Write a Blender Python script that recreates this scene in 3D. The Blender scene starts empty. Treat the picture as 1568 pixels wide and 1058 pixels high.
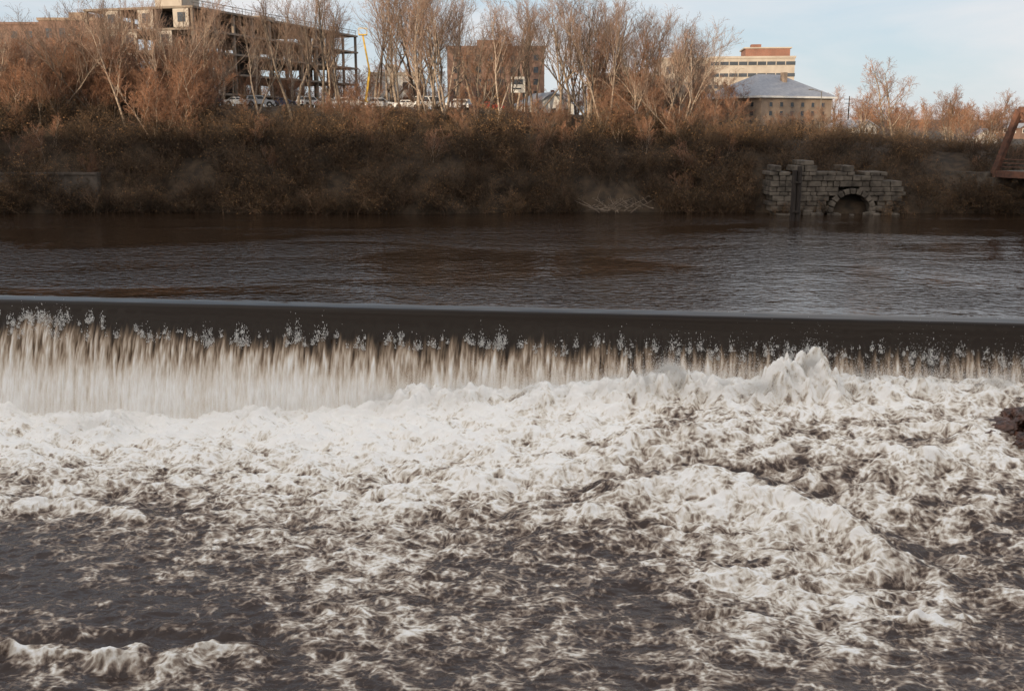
import bpy, math, random, bmesh
import numpy as np
from mathutils import Vector, Matrix
random.seed(4); RNG=np.random.default_rng(4)
scene=bpy.context.scene
R=math.radians
F=1600.0; PITCH=R(11.9); CAMZ=12.0
def sight(px,py,z):
    """world x,y of image pixel px,py projected onto level z"""
    dx=(px-784)/F; dy=(py-528.5)/F
    dz=-math.sin(PITCH)-dy*math.cos(PITCH); yy=math.cos(PITCH)-dy*math.sin(PITCH)
    t=(z-CAMZ)/dz
    return t*dx,t*yy
# ---------------------------------------------------------------- noise
PERM=RNG.permutation(256); PERM=np.concatenate([PERM,PERM])
ANG=RNG.random(256)*2*np.pi; GX=np.cos(ANG); GY=np.sin(ANG)
def perlin(x,y,seed=0):
    x=x+seed*17.13; y=y+seed*7.77
    xi=np.floor(x).astype(np.int64); yi=np.floor(y).astype(np.int64)
    xf=x-xi; yf=y-yi; xi&=255; yi&=255
    def g(ix,iy,fx,fy):
        h=PERM[PERM[ix&255]+(iy&255)]
        return GX[h]*fx+GY[h]*fy
    u=xf*xf*xf*(xf*(xf*6-15)+10); v=yf*yf*yf*(yf*(yf*6-15)+10)
    a=g(xi,yi,xf,yf); b=g(xi+1,yi,xf-1,yf); c=g(xi,yi+1,xf,yf-1); d=g(xi+1,yi+1,xf-1,yf-1)
    return ((a+(b-a)*u)+((c+(d-c)*u)-(a+(b-a)*u))*v)*1.5
def fbm(x,y,o=4,seed=0,gain=.5):
    r=0;a=1;f=1
    for i in range(o):
        r=r+a*perlin(x*f,y*f,seed+i); a*=gain; f*=2.03
    return r
def ridged(x,y,o=3,seed=0):
    r=0;a=.6;f=1
    for i in range(o):
        r=r+a*(1-np.abs(perlin(x*f,y*f,seed+i))*1.6); a*=.5; f*=2.1
    return r
def sstep(a,b,x):
    t=np.clip((x-a)/(b-a),0,1); return t*t*(3-2*t)
# ---------------------------------------------------------------- materials
def new_mat(name):
    m=bpy.data.materials.new(name); m.use_nodes=True
    nt=m.node_tree; return m,nt,nt.nodes,nt.links,nt.nodes['Principled BSDF']
def mat(name,c1,c2=None,rough=.8,scale=1.0,bump=0.0,detail=6,rand=0.0,stretch=(1,1,1),metal=0.0,lo=.35,hi=.65):
    m,nt,N,L,P=new_mat(name)
    P.inputs['Roughness'].default_value=rough; P.inputs['Metallic'].default_value=metal
    if c2 is None: c2=tuple(c*.7 for c in c1)
    tc=N.new('ShaderNodeTexCoord'); mp=N.new('ShaderNodeMapping'); mp.inputs['Scale'].default_value=stretch
    L.new(tc.outputs['Object'],mp.inputs[0])
    n=N.new('ShaderNodeTexNoise'); n.inputs['Scale'].default_value=scale; n.inputs['Detail'].default_value=detail
    L.new(mp.outputs[0],n.inputs['Vector'])
    r=N.new('ShaderNodeValToRGB'); r.color_ramp.elements[0].position=lo; r.color_ramp.elements[1].position=hi
    r.color_ramp.elements[0].color=(*c2,1); r.color_ramp.elements[1].color=(*c1,1)
    L.new(n.outputs['Fac'],r.inputs[0]); out=r.outputs[0]
    if rand>0:
        oi=N.new('ShaderNodeObjectInfo'); mr=N.new('ShaderNodeMapRange')
        mr.inputs['To Min'].default_value=1-rand; mr.inputs['To Max'].default_value=1+rand
        L.new(oi.outputs['Random'],mr.inputs['Value'])
        h=N.new('ShaderNodeHueSaturation'); L.new(mr.outputs[0],h.inputs['Value'])
        L.new(out,h.inputs['Color']); out=h.outputs[0]
    L.new(out,P.inputs['Base Color'])
    if bump>0:
        b=N.new('ShaderNodeBump'); b.inputs['Strength'].default_value=.8; b.inputs['Distance'].default_value=bump
        L.new(n.outputs['Fac'],b.inputs['Height']); L.new(b.outputs[0],P.inputs['Normal'])
    return m
def brick_mat(name,c1,c2,mortar,scale=1.0,bw=.5,rh=.25):
    m,nt,N,L,P=new_mat(name); P.inputs['Roughness'].default_value=.9
    tc=N.new('ShaderNodeTexCoord'); 
    sx=N.new('ShaderNodeSeparateXYZ'); L.new(tc.outputs['Object'],sx.inputs[0])
    ad=N.new('ShaderNodeMath'); L.new(sx.outputs[0],ad.inputs[0]); L.new(sx.outputs[1],ad.inputs[1])
    cx=N.new('ShaderNodeCombineXYZ'); L.new(ad.outputs[0],cx.inputs[0]); L.new(sx.outputs[2],cx.inputs[1])
    b=N.new('ShaderNodeTexBrick'); L.new(cx.outputs[0],b.inputs['Vector'])
    b.inputs['Color1'].default_value=(*c1,1); b.inputs['Color2'].default_value=(*c2,1); b.inputs['Mortar'].default_value=(*mortar,1)
    b.inputs['Scale'].default_value=scale; b.inputs['Brick Width'].default_value=bw; b.inputs['Row Height'].default_value=rh; b.inputs['Mortar Size'].default_value=.02
    n=N.new('ShaderNodeTexNoise'); n.inputs['Scale'].default_value=.5; n.inputs['Detail'].default_value=8; L.new(tc.outputs['Object'],n.inputs['Vector'])
    mr=N.new('ShaderNodeMapRange'); mr.inputs['To Min'].default_value=.55; mr.inputs['To Max'].default_value=1.4; L.new(n.outputs['Fac'],mr.inputs['Value'])
    h=N.new('ShaderNodeHueSaturation'); L.new(mr.outputs[0],h.inputs['Value']); L.new(b.outputs[0],h.inputs['Color'])
    L.new(h.outputs[0],P.inputs['Base Color']); return m
# ---------------------------------------------------------------- mesh helpers
def mesh_np(name,V,Fq,mats,mi=None,smooth=False,k=4):
    me=bpy.data.meshes.new(name); V=np.asarray(V,dtype=np.float32); Fq=np.asarray(Fq,dtype=np.int32)
    me.vertices.add(len(V)); me.vertices.foreach_set('co',V.ravel())
    n=len(Fq); me.loops.add(n*k); me.loops.foreach_set('vertex_index',Fq.ravel())
    me.polygons.add(n); me.polygons.foreach_set('loop_start',np.arange(0,n*k,k,dtype=np.int32))
    for m in mats: me.materials.append(m)
    if mi is not None: me.polygons.foreach_set('material_index',np.asarray(mi,dtype=np.int32))
    if smooth: me.polygons.foreach_set('use_smooth',np.ones(n,dtype=bool))
    me.update(calc_edges=True); return me
def add_obj(name,me,loc=(0,0,0),rot=(0,0,0),sc=(1,1,1),parent=None):
    o=bpy.data.objects.new(name,me); scene.collection.objects.link(o)
    o.location=loc; o.rotation_euler=rot; o.scale=sc
    if parent: o.parent=parent
    return o
def grid_faces(nr,nc):
    i=np.arange(nr-1)[:,None]*nc+np.arange(nc-1)[None,:]
    return np.stack([i,i+1,i+nc+1,i+nc],-1).reshape(-1,4)
def attr(me,name,arr):
    a=me.attributes.new(name,'FLOAT','POINT'); a.data.foreach_set('value',np.asarray(arr,dtype=np.float32).ravel())
class MB:
    def __init__(s): s.v=[];s.f=[];s.m=[]
    def poly(s,pts,m=0):
        b=len(s.v); s.v+= [tuple(p) for p in pts]; s.f.append(tuple(range(b,b+len(pts)))); s.m.append(m)
    def box(s,x0,x1,y0,y1,z0,z1,m=0):
        b=len(s.v)
        s.v+=[(x0,y0,z0),(x1,y0,z0),(x1,y1,z0),(x0,y1,z0),(x0,y0,z1),(x1,y0,z1),(x1,y1,z1),(x0,y1,z1)]
        for f in [(3,2,1,0),(4,5,6,7),(0,1,5,4),(1,2,6,5),(2,3,7,6),(3,0,4,7)]:
            s.f.append(tuple(b+i for i in f)); s.m.append(m)
    def beam(s,p,q,w,h,m=0):
        p=Vector(p);q=Vector(q);d=(q-p).normalized()
        up=Vector((0,0,1)) if abs(d.z)<.95 else Vector((0,1,0))
        a=d.cross(up).normalized()*w/2; c=a.cross(d).normalized()*h/2
        b=len(s.v)
        for e in (p,q):
            for sa,sc_ in ((-1,-1),(1,-1),(1,1),(-1,1)): s.v.append(tuple(e+a*sa+c*sc_))
        for f in [(0,1,2,3),(7,6,5,4),(0,4,5,1),(1,5,6,2),(2,6,7,3),(3,7,4,0)]:
            s.f.append(tuple(b+i for i in f)); s.m.append(m)
    def prism(s,prof,y0,y1,m=0):
        n=len(prof); b=len(s.v)
        for y in (y0,y1):
            for (x,z) in prof: s.v.append((x,y,z))
        s.f.append(tuple(range(b,b+n))); s.m.append(m)
        s.f.append(tuple(range(b+2*n-1,b+n-1,-1))); s.m.append(m)
        for i in range(n):
            j=(i+1)%n; s.f.append((b+j,b+i,b+n+i,b+n+j)); s.m.append(m)
    def cyl(s,c,r,h,axis='z',n=12,m=0,r2=None):
        r2=r if r2 is None else r2; b=len(s.v)
        for k,(rr,hh) in enumerate(((r,-h/2),(r2,h/2))):
            for i in range(n):
                a=2*math.pi*i/n; p=(rr*math.cos(a),rr*math.sin(a),hh)
                if axis=='y': p=(p[0],p[2],p[1])
                if axis=='x': p=(p[2],p[0],p[1])
                s.v.append((c[0]+p[0],c[1]+p[1],c[2]+p[2]))
        s.f.append(tuple(range(b,b+n)));s.m.append(m); s.f.append(tuple(range(b+n,b+2*n)));s.m.append(m)
        for i in range(n):
            j=(i+1)%n; s.f.append((b+i,b+j,b+n+j,b+n+i)); s.m.append(m)
    def windows(s,side,a0,a1,fixed,z0,z1,nx,nz,fw,fh,mg,mf,depth=.06):
        cw=(a1-a0)/nx; ch=(z1-z0)/nz
        for i in range(nx):
            for j in range(nz):
                ca=a0+(i+.5)*cw; cz=z0+(j+.5)*ch; w=cw*fw/2; h=ch*fh/2; t=.1
                def bx(p0,p1,q0,q1,d,m):
                    if side=='y': s.box(p0,p1,fixed-d,fixed+.05,q0,q1,m)
                    elif side=='x-': s.box(fixed-d,fixed+.05,p0,p1,q0,q1,m)
                    else: s.box(fixed-.05,fixed+d,p0,p1,q0,q1,m)
                bx(ca-w,ca+w,cz-h,cz+h,.02,mg)
                bx(ca-w-t,ca-w,cz-h-t,cz+h+t,depth,mf); bx(ca+w,ca+w+t,cz-h-t,cz+h+t,depth,mf)
                bx(ca-w,ca+w,cz+h,cz+h+t,depth,mf); bx(ca-w,ca+w,cz-h-t,cz-h,depth+.06,mf)
    def make(s,name,mats,loc=(0,0,0),rz=0,parent=None,bevel=0):
        me=bpy.data.meshes.new(name); me.from_pydata(s.v,[],s.f)
        for m in mats: me.materials.append(m)
        me.polygons.foreach_set('material_index',s.m)
        me.update()
        o=bpy.data.objects.new(name,me); scene.collection.objects.link(o)
        o.location=loc; o.rotation_euler=(0,0,rz)
        if parent: o.parent=parent
        if bevel:
            b=o.modifiers.new('b','BEVEL'); b.width=bevel; b.segments=2; b.limit_method='ANGLE'
        return o
# ---------------------------------------------------------------- terrain
PX=[-400,-90,-45,0,30,50,75,400]; PZ=[17,16.6,14.6,13.8,12.2,10.8,8.6,8.0]
def ground(x,y):
    x=np.asarray(x,dtype=float); y=np.asarray(y,dtype=float)
    P=np.interp(x,PX,PZ)
    e=146.5+1.2*np.sin(x*.09)+.8*np.sin(x*.23+1)
    t=np.clip((y-e)/26.0,0,1)
    rise=(.62*(1-(1-np.clip(t/.55,0,1))**2)+.38*t)
    far=-9+sstep(-2,0.6,y-e)*9.4+rise*P
    near=np.where(y<8.5,6.0,-9.0)
    h=np.where(y<60,near,far)
    h=h+np.where((y>e+2)&(y<172),perlin(x*.25,y*.25,3)*.7,0)
    h=h+np.where(y>320,sstep(320,1500,y)*(8+12*perlin(x*.002,y*.002,5)),0)
    return h
def gz(x,y): return float(ground(x,y))
xs=np.unique(np.concatenate([np.linspace(-3000,-260,14),np.linspace(-260,260,360),np.linspace(260,3000,14)]))
ys=np.unique(np.concatenate([np.linspace(-2500,-60,10),np.linspace(-60,8.4,8),[8.6],np.linspace(20,140,8),np.linspace(142,180,60),np.linspace(184,330,20),np.linspace(360,4000,26)]))
X,Y=np.meshgrid(xs,ys); V=np.stack([X,Y,ground(X,Y)],-1).reshape(-1,3)
m_ground=mat('leaf_litter_soil',(.075,.050,.030),(.028,.020,.013),.95,.8,.12,10)
add_obj('ground',mesh_np('ground',V,grid_faces(len(ys),len(xs)),[m_ground],smooth=True))
# ---------------------------------------------------------------- river: upper pool
def crest_y(x): return 68.54-.1358*x
LIP=1.1
def water_mat():
    m,nt,N,L,P=new_mat('dark_river_water')
    P.inputs['Base Color'].default_value=(.026,.015,.009,1); P.inputs['Roughness'].default_value=.06; P.inputs['IOR'].default_value=1.33
    tc=N.new('ShaderNodeTexCoord')
    def noise(sc,st,det,dist=0):
        mp=N.new('ShaderNodeMapping'); mp.inputs['Scale'].default_value=st; L.new(tc.outputs['Object'],mp.inputs[0])
        n=N.new('ShaderNodeTexNoise'); n.inputs['Scale'].default_value=sc; n.inputs['Detail'].default_value=det; n.inputs['Distortion'].default_value=dist
        L.new(mp.outputs[0],n.inputs['Vector']); return n
    a=noise(1.3,(.8,1,1),3,.4); b=noise(.05,(.6,1.2,1),4,.8); c=noise(.2,(.7,1,1),2)
    mr=N.new('ShaderNodeMapRange'); mr.inputs['From Min'].default_value=.42; mr.inputs['From Max'].default_value=.6; mr.inputs['To Min'].default_value=.25; mr.inputs['To Max'].default_value=1.4
    L.new(b.outputs['Fac'],mr.inputs['Value'])
    mu=N.new('ShaderNodeMath'); mu.operation='MULTIPLY'; L.new(a.outputs['Fac'],mu.inputs[0]); L.new(mr.outputs[0],mu.inputs[1])
    b1=N.new('ShaderNodeBump'); b1.inputs['Distance'].default_value=.24; b1.inputs['Strength'].default_value=1; L.new(mu.outputs[0],b1.inputs['Height'])
    b2=N.new('ShaderNodeBump'); b2.inputs['Distance'].default_value=.12; b2.inputs['Strength'].default_value=1; L.new(c.outputs['Fac'],b2.inputs['Height']); L.new(b1.outputs[0],b2.inputs['Normal'])
    L.new(b2.outputs[0],P.inputs['Normal']); return m
m_water=water_mat()
sx=np.linspace(-300,300,61)
rows=[]
for t in np.linspace(0,1,20): rows.append(np.stack([sx,crest_y(sx)+LIP+t*(152-crest_y(sx)-LIP),np.zeros_like(sx)],-1))
V=np.concatenate(rows); add_obj('river_pool',mesh_np('river_pool',V,grid_faces(20,61),[m_water],smooth=True))
ang=math.atan(-.1358)
dirv=np.array([math.cos(ang),math.sin(ang)]); nrm=np.array([math.sin(ang),-math.cos(ang)])  # toward viewer
m_conc=mat('weathered_concrete',(.20,.18,.15),(.09,.08,.065),.9,.7,.05,8)
prof=[(0.3,-.85),(.8,-1.4),(1.3,-2.7),(2.0,-4.9),(2.6,-9.3),(-4,-9.3),(-4,-.9),(-1,-.8)]
mb=MB()
for s_ in (-300,300):
    for (o,z) in prof: mb.v.append((s_*dirv[0]+o*nrm[0],68.54+s_*dirv[1]+o*nrm[1],z))
n=len(prof)
for i in range(n): j=(i+1)%n; mb.f.append((i,j,n+j,n+i)); mb.m.append(0)
mb.f.append(tuple(range(n))); mb.m.append(0); mb.f.append(tuple(range(n,2*n))); mb.m.append(0)
mb.make('dam',[m_conc])
# falling sheet
ns,nt_=2600,120
s=np.linspace(-80,80,ns)
tt=np.concatenate([np.linspace(-LIP,0,16)[:-1],np.linspace(0,1,nt_-15)**1.15*3.25])
S,O=np.meshgrid(s,tt)
Od=np.clip(O,0,None)
Z=-.74*Od**2-.20*Od-.115*np.clip((O+LIP)/LIP,0,1)**1.3
Z+=.010*perlin(S*.5,O*1.2,3)*sstep(-LIP,-.5,O)
drop=-Z
bl=1.40+.3*perlin(S*.06,S*0,11)+.4*perlin(S*.45,S*0+3,12)+1.0*np.abs(perlin(S*1.5,drop*.12,13))+.7*np.abs(perlin(S*3.7,drop*.2,14))
bl-=np.clip(np.exp(-((S+33)/2.2)**2)*.8,0,1)
st1=fbm(S*2.1+.15*perlin(S,drop*.6,8),drop*.22,4,20,.6)
st2=fbm(S*5.2,drop*.5,3,31,.6)
st0=perlin(S*.35,drop*.1,37)
wh=sstep(0,1.0,(drop-bl)/1.4)
amp=1-.7*sstep(2.8,5.2,drop)
white=np.clip(wh*(.45+.10*st0+amp*(.36*st1+.36*st2))+.46*sstep(2.6,5.8,drop),0,1)*sstep(-.1,.4,drop-bl+.4*st2)
disp=(.08*st1+.04*st2)*sstep(.9,2.6,drop)+.02*perlin(S*1.5,drop,7)*sstep(.2,.6,drop)+.10*sstep(.2,.8,wh)
XX=S*dirv[0]+(O+disp)*nrm[0]; YY=68.54+S*dirv[1]+(O+disp)*nrm[1]
V=np.stack([XX,YY,Z+.0],-1).reshape(-1,3)
def fall_mat():
    m,nt,N,L,P=new_mat('falling_water')
    a=N.new('ShaderNodeAttribute'); a.attribute_name='white'
    tc=N.new('ShaderNodeTexCoord'); mp=N.new('ShaderNodeMapping'); mp.inputs['Scale'].default_value=(7,1,.9); L.new(tc.outputs['Object'],mp.inputs[0])
    n=N.new('ShaderNodeTexNoise'); n.inputs['Scale'].default_value=1.6; n.inputs['Detail'].default_value=5; n.inputs['Roughness'].default_value=.65; L.new(mp.outputs[0],n.inputs['Vector'])
    su=N.new('ShaderNodeMath'); su.operation='MULTIPLY_ADD'; L.new(n.outputs['Fac'],su.inputs[0]); su.inputs[1].default_value=.6; su.inputs[2].default_value=-.30
    mu=N.new('ShaderNodeMath'); mu.operation='MULTIPLY'; L.new(su.outputs[0],mu.inputs[0])
    k=N.new('ShaderNodeMath'); k.operation='MULTIPLY'; k.use_clamp=True; L.new(a.outputs['Fac'],k.inputs[0]); k.inputs[1].default_value=4
    L.new(k.outputs[0],mu.inputs[1])
    ad=N.new('ShaderNodeMath'); ad.operation='ADD'; ad.use_clamp=True; L.new(a.outputs['Fac'],ad.inputs[0]); L.new(mu.outputs[0],ad.inputs[1])
    r=N.new('ShaderNodeValToRGB'); e=r.color_ramp.elements
    e[0].position=0; e[0].color=(.018,.011,.006,1); e[1].position=1; e[1].color=(.90,.89,.86,1)
    q=e.new(.25); q.color=(.19,.135,.09,1); q=e.new(.5); q.color=(.46,.37,.285,1); q=e.new(.75); q.color=(.72,.66,.58,1)
    L.new(ad.outputs[0],r.inputs[0]); L.new(r.outputs[0],P.inputs['Base Color'])
    rr=N.new('ShaderNodeMapRange'); rr.inputs['To Min'].default_value=.08; rr.inputs['To Max'].default_value=.75; rr.inputs['From Max'].default_value=.4; L.new(a.outputs['Fac'],rr.inputs['Value']); L.new(rr.outputs[0],P.inputs['Roughness'])
    P.inputs['IOR'].default_value=1.33; P.inputs['Specular IOR Level'].default_value=.35
    return m
me=mesh_np('waterfall',V,grid_faces(nt_,ns)[:,::-1],[fall_mat()],smooth=True); attr(me,'white',white)
add_obj('waterfall',me)
# ---------------------------------------------------------------- lower river
nr,nc=900,1150
U=np.linspace(-1,1,nc)[None,:]; T=(np.linspace(0,1,nr)**1.1)[:,None]
X=U*(17+T*45); yf=crest_y(X)-2.0; Y=15+(yf-15)*T
df=crest_y(X)-Y
zf=np.interp(X,[-22,-10,0,10,30],[-7.3,-6.3,-4.9,-3.7,-3.3])
zb=-7.7
Z=zb+(zf-zb)*(1-sstep(3,27,df))
cpx=np.array([0,157,314,470,627,784,941,1098,1254,1411,1568]); rpy=[600,650,700,750,800,850,900,950,1000,1057]
tab=np.array([
[1.4,1.4,1.4,1.4,1.4,1.4,1.4,1.4,1.4,1.35,1.2],
[1.22,1.2,1.25,1.3,1.3,1.3,1.3,1.25,1.22,1.05,.90],
[.84,.82,.90,1.05,1.10,1.10,1.02,.94,.96,.90,.76],
[.58,.60,.64,.80,.90,.94,.78,.58,.66,.82,.80],
[.32,.42,.54,.58,.66,.54,.52,.84,.90,.68,.48],
[.24,.24,.40,.60,.60,.42,.42,.80,.90,.76,.46],
[.20,.20,.30,.56,.56,.43,.38,.66,.80,.70,.58],
[.20,.20,.26,.50,.50,.41,.38,.62,.62,.48,.40],
[.38,.42,.38,.49,.42,.40,.38,.57,.48,.34,.30],
[.50,.50,.50,.43,.37,.40,.38,.54,.44,.32,.30]])
rd=np.array([sight(784,p,-6.8)[1] for p in rpy])
wX=X+1.2*fbm(X*.16,Y*.16,3,130); wY=Y+1.2*fbm(X*.16,Y*.16,3,140)
uu=wX/wY; pc=(784+1504*uu-cpx[0])/(cpx[1]-cpx[0]); pc=np.clip(pc,0,9.999)
rr=np.interp(-wY,-rd,np.arange(len(rd))); rr=np.clip(rr,0,8.999)
ci=np.floor(pc).astype(int); ri=np.floor(rr).astype(int); a=pc-ci; b=rr-ri
a=a*a*(3-2*a)
dens=(tab[ri,ci]*(1-a)+tab[ri,ci+1]*a)*(1-b)+(tab[ri+1,ci]*(1-a)+tab[ri+1,ci+1]*a)*b
wpx=X+.8*perlin(X*.35,Y*.35,41)+.35*perlin(X*1.3,Y*1.3,42); wpy=Y+.8*perlin(X*.4,Y*.4,43)+.35*perlin(X*1.5,Y*1.5,44)
def dist_poly(P):
    best=np.full(X.shape,1e9); side=np.zeros(X.shape)
    for k,((x0,y0),(x1,y1)) in enumerate(zip(P[:-1],P[1:])):
        dx,dy=x1-x0,y1-y0; l2=dx*dx+dy*dy
        t0=((wpx-x0)*dx+(wpy-y0)*dy)/l2; t=np.clip(t0,0,1)
        ex=wpx-x0-t*dx; ey=wpy-y0-t*dy; d=np.hypot(ex,ey)
        sd=np.sign(ey)
        m=d<best; side=np.where(m,sd*d,side); best=np.where(m,d,best)
    L0=np.hypot(wpx-P[0][0],wpy-P[0][1]); L1=np.hypot(wpx-P[-1][0],wpy-P[-1][1])
    return best,side,sstep(0,4,L0)*sstep(0,4,L1)
ridges=[([(850,768),(960,752),(1060,745),(1200,768),(1330,808),(1400,850)],-6.2,.85,.28,1.1,.5),
        ([(-200,775),(0,768),(130,768),(240,784),(290,800)],-7.3,.35,.38,.8,.25),
        ([(-200,1000),(0,994),(150,992),(270,988),(380,1000),(450,1016)],-7.3,.5,.55,.7,.4),
        ([(420,1036),(470,1040),(525,1052)],-7.4,.25,.6,.5,.0),
        ([(1300,925),(1380,936),(1520,928)],-7.3,.22,1.0,.5,.1),
        ([(1450,880),(1568,905),(1700,925)],-7.2,.4,.45,.7,.3),
        ([(330,818),(420,812),(500,826)],-7.4,.25,.28,.7,.1),
        ([(880,700),(1000,690),(1130,680),(1250,700)],-5.6,.5,.1,1.2,.25),
        ([(620,745),(720,735),(820,750)],-6.6,.35,.18,1.0,.15),
        ([(300,690),(420,700),(520,720)],-7.0,.3,.1,1.0,.2),
        ([(1280,700),(1400,720),(1520,700)],-5.6,.5,.15,1.0,.3),
        ([(560,880),(660,870),(760,885)],-7.3,.25,.22,.7,.1),
        ([(1000,870),(1120,860),(1250,880)],-7.0,.4,.18,.9,.2),
        ([(1330,812),(1430,830),(1568,815)],-6.8,-.3,-.4,1.0,0)]
for P,z,A,fa,w,tr in ridges:
    d,sd,en=dist_poly([sight(p[0],p[1],z) for p in P])
    wv=np.where(sd<0,w*1.0,w*1.3)
    Z=Z+en*A*np.exp(-(d/wv)**2); dens=dens+fa*en*np.exp(-(np.where(sd>0,d*2.6,d)/w)**2)
    if tr: Z=Z-en*tr*.8*np.exp(-((sd-2.2*w)/(1.2*w))**2)*(sd>0); dens=dens-en*tr*.7*np.exp(-((sd-1.6*w)/(.9*w))**2)*(sd>0)
boils=[(1238,604,-3.9,2.2,1.3),(1200,608,-3.9,1.7,1.2),(1270,610,-3.9,1.0,1.1),(1165,612,-3.9,.9,1.3),(1025,600,-3.9,1.6,1.3),(1065,604,-3.9,1.1,1.3),(985,606,-4.0,1.1,1.2),(1110,606,-3.8,.8,1.6),(940,608,-4.3,1.0,1.3),(895,610,-4.5,.7,1.3),(640,618,-5.8,1.0,1.8),(590,622,-6.2,.7,1.6),(720,614,-5.3,.8,2.),(830,610,-4.7,.7,1.8),(1330,598,-3.6,.6,1.8),(1420,600,-3.6,.7,1.4),(1530,600,-3.4,.7,1.4),(400,642,-7.0,.5,2.),(150,655,-7.2,.5,2.5)]
bw=X+.6*fbm(X*.9,Y*.9,3,52); bwy=Y+.6*fbm(X*.9,Y*.9,3,57)
bump=np.zeros(X.shape)
for px,py,z,h,w in boils:
    x,y=sight(px,py,z); d2=((bw-x)**2+(bwy-y)**2)/(w*w)
    bump=np.maximum(bump,h/(1+d2**1.7)*np.clip(1-d2/9,0,1))
Z=Z+bump*(1+.4*fbm(X*1.5,Y*1.5,3,58))
turb=.07+.15*sstep(.3,1,dens)+.10*sstep(.95,1.2,dens)
n1=fbm(X*.38,Y*.6,2,60); n2=ridged(X*.6+.4*n1,Y*1.1,2,66); n3=fbm(X*1.8,Y*2.6,3,71)
Z=Z+turb*(1.7*n1+1.4*(n2-.7)+.30*n3)
dens=dens+.14*(n2-.75)+.16*n1+.14*fbm(X*.16,Y*.2,2,80)
V=np.stack([X,Y,Z],-1).reshape(-1,3)
def rapids_mat():
    m,nt,N,L,P=new_mat('rapids_foam_water')
    at=N.new('ShaderNodeAttribute'); at.attribute_name='foam'
    tc=N.new('ShaderNodeTexCoord')
    def math_(op,a,b=None,c=None,clamp=False):
        n=N.new('ShaderNodeMath'); n.operation=op; n.use_clamp=clamp
        for i,q in enumerate((a,b,c)):
            if q is None: continue
            if isinstance(q,(int,float)): n.inputs[i].default_value=q
            else: L.new(q,n.inputs[i])
        return n.outputs[0]
    wn=N.new('ShaderNodeTexNoise'); wn.inputs['Scale'].default_value=.6; wn.inputs['Detail'].default_value=1; L.new(tc.outputs['Object'],wn.inputs['Vector'])
    wm=N.new('ShaderNodeVectorMath'); wm.operation='MULTIPLY_ADD'; wm.inputs[1].default_value=(1.0,.8,0); L.new(wn.outputs['Color'],wm.inputs[0]); L.new(tc.outputs['Object'],wm.inputs[2])
    def mapped(st,rot=0):
        mp=N.new('ShaderNodeMapping'); mp.inputs['Scale'].default_value=st; mp.inputs['Rotation'].default_value=(0,0,rot); L.new(wm.outputs[0],mp.inputs[0]); return mp.outputs[0]
    def noise(sc,st,det,dist,rough=.6,rot=0):
        n=N.new('ShaderNodeTexNoise'); n.inputs['Scale'].default_value=sc; n.inputs['Detail'].default_value=det; n.inputs['Distortion'].default_value=dist; n.inputs['Roughness'].default_value=rough
        L.new(mapped(st,rot),n.inputs['Vector']); return n.outputs[0]
    f=noise(1.0,(1,1.15,.3),9,0,.70)
    def vor(sc,rot,st,feat):
        v=N.new('ShaderNodeTexVoronoi'); v.feature=feat; v.inputs['Scale'].default_value=sc; v.inputs['Randomness'].default_value=1
        L.new(mapped(st,rot),v.inputs['Vector']); return v.outputs['Distance']
    l1=math_('SUBTRACT',1,math_('DIVIDE',vor(.9,.3,(1,1.25,.15),'DISTANCE_TO_EDGE'),.14),clamp=True)
    l2=math_('SUBTRACT',1,math_('DIVIDE',vor(2.4,-.5,(1,1.25,.15),'DISTANCE_TO_EDGE'),.22),clamp=True)
    bl_=math_('SUBTRACT',.45,vor(4.5,.2,(1,1.2,.5),'F1'))
    v=math_('ADD',at.outputs['Fac'],math_('MULTIPLY',math_('SUBTRACT',f,.5),2.4))
    v=math_('ADD',v,math_('MULTIPLY',l1,.22)); v=math_('ADD',v,math_('MULTIPLY',l2,.22)); v=math_('ADD',v,math_('MULTIPLY',bl_,.35)); v=math_('ADD',v,.05)
    mr=N.new('ShaderNodeMapRange'); mr.inputs['From Min'].default_value=.46; mr.inputs['From Max'].default_value=1.30; L.new(v,mr.inputs['Value'])
    r=N.new('ShaderNodeValToRGB'); e=r.color_ramp.elements
    e[0].position=0; e[0].color=(.050,.034,.028,1); e[1].position=1; e[1].color=(.94,.92,.88,1)
    q=e.new(.2); q.color=(.125,.088,.068,1); q=e.new(.42); q.color=(.34,.272,.215,1); q=e.new(.7); q.color=(.73,.67,.58,1)
    L.new(mr.outputs[0],r.inputs[0]); L.new(r.outputs[0],P.inputs['Base Color'])
    ro=N.new('ShaderNodeMapRange'); ro.inputs['To Min'].default_value=.10; ro.inputs['To Max'].default_value=.8; ro.inputs['From Max'].default_value=.5; L.new(mr.outputs[0],ro.inputs['Value']); L.new(ro.outputs[0],P.inputs['Roughness'])
    P.inputs['IOR'].default_value=1.33
    bn=N.new('ShaderNodeTexNoise'); bn.inputs['Scale'].default_value=1.6; bn.inputs['Detail'].default_value=4; bn.inputs['Roughness'].default_value=.55; L.new(wm.outputs[0],bn.inputs['Vector'])
    b=N.new('ShaderNodeBump'); b.inputs['Distance'].default_value=.16; b.inputs['Strength'].default_value=.8; L.new(bn.outputs[0],b.inputs['Height']); L.new(b.outputs[0],P.inputs['Normal'])
    return m
m_rap=rapids_mat()
me=mesh_np('river_rapids',V,grid_faces(nr,nc),[m_rap],smooth=True); attr(me,'foam',dens); add_obj('river_rapids',me)
mb=MB(); mb.poly([(-400,8.7,-8.3),(400,8.7,-8.3),(400,crest_y(400)-1,-8.3),(-400,crest_y(-400)-1,-8.3)])
mb.make('lower_river',[m_water])
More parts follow.
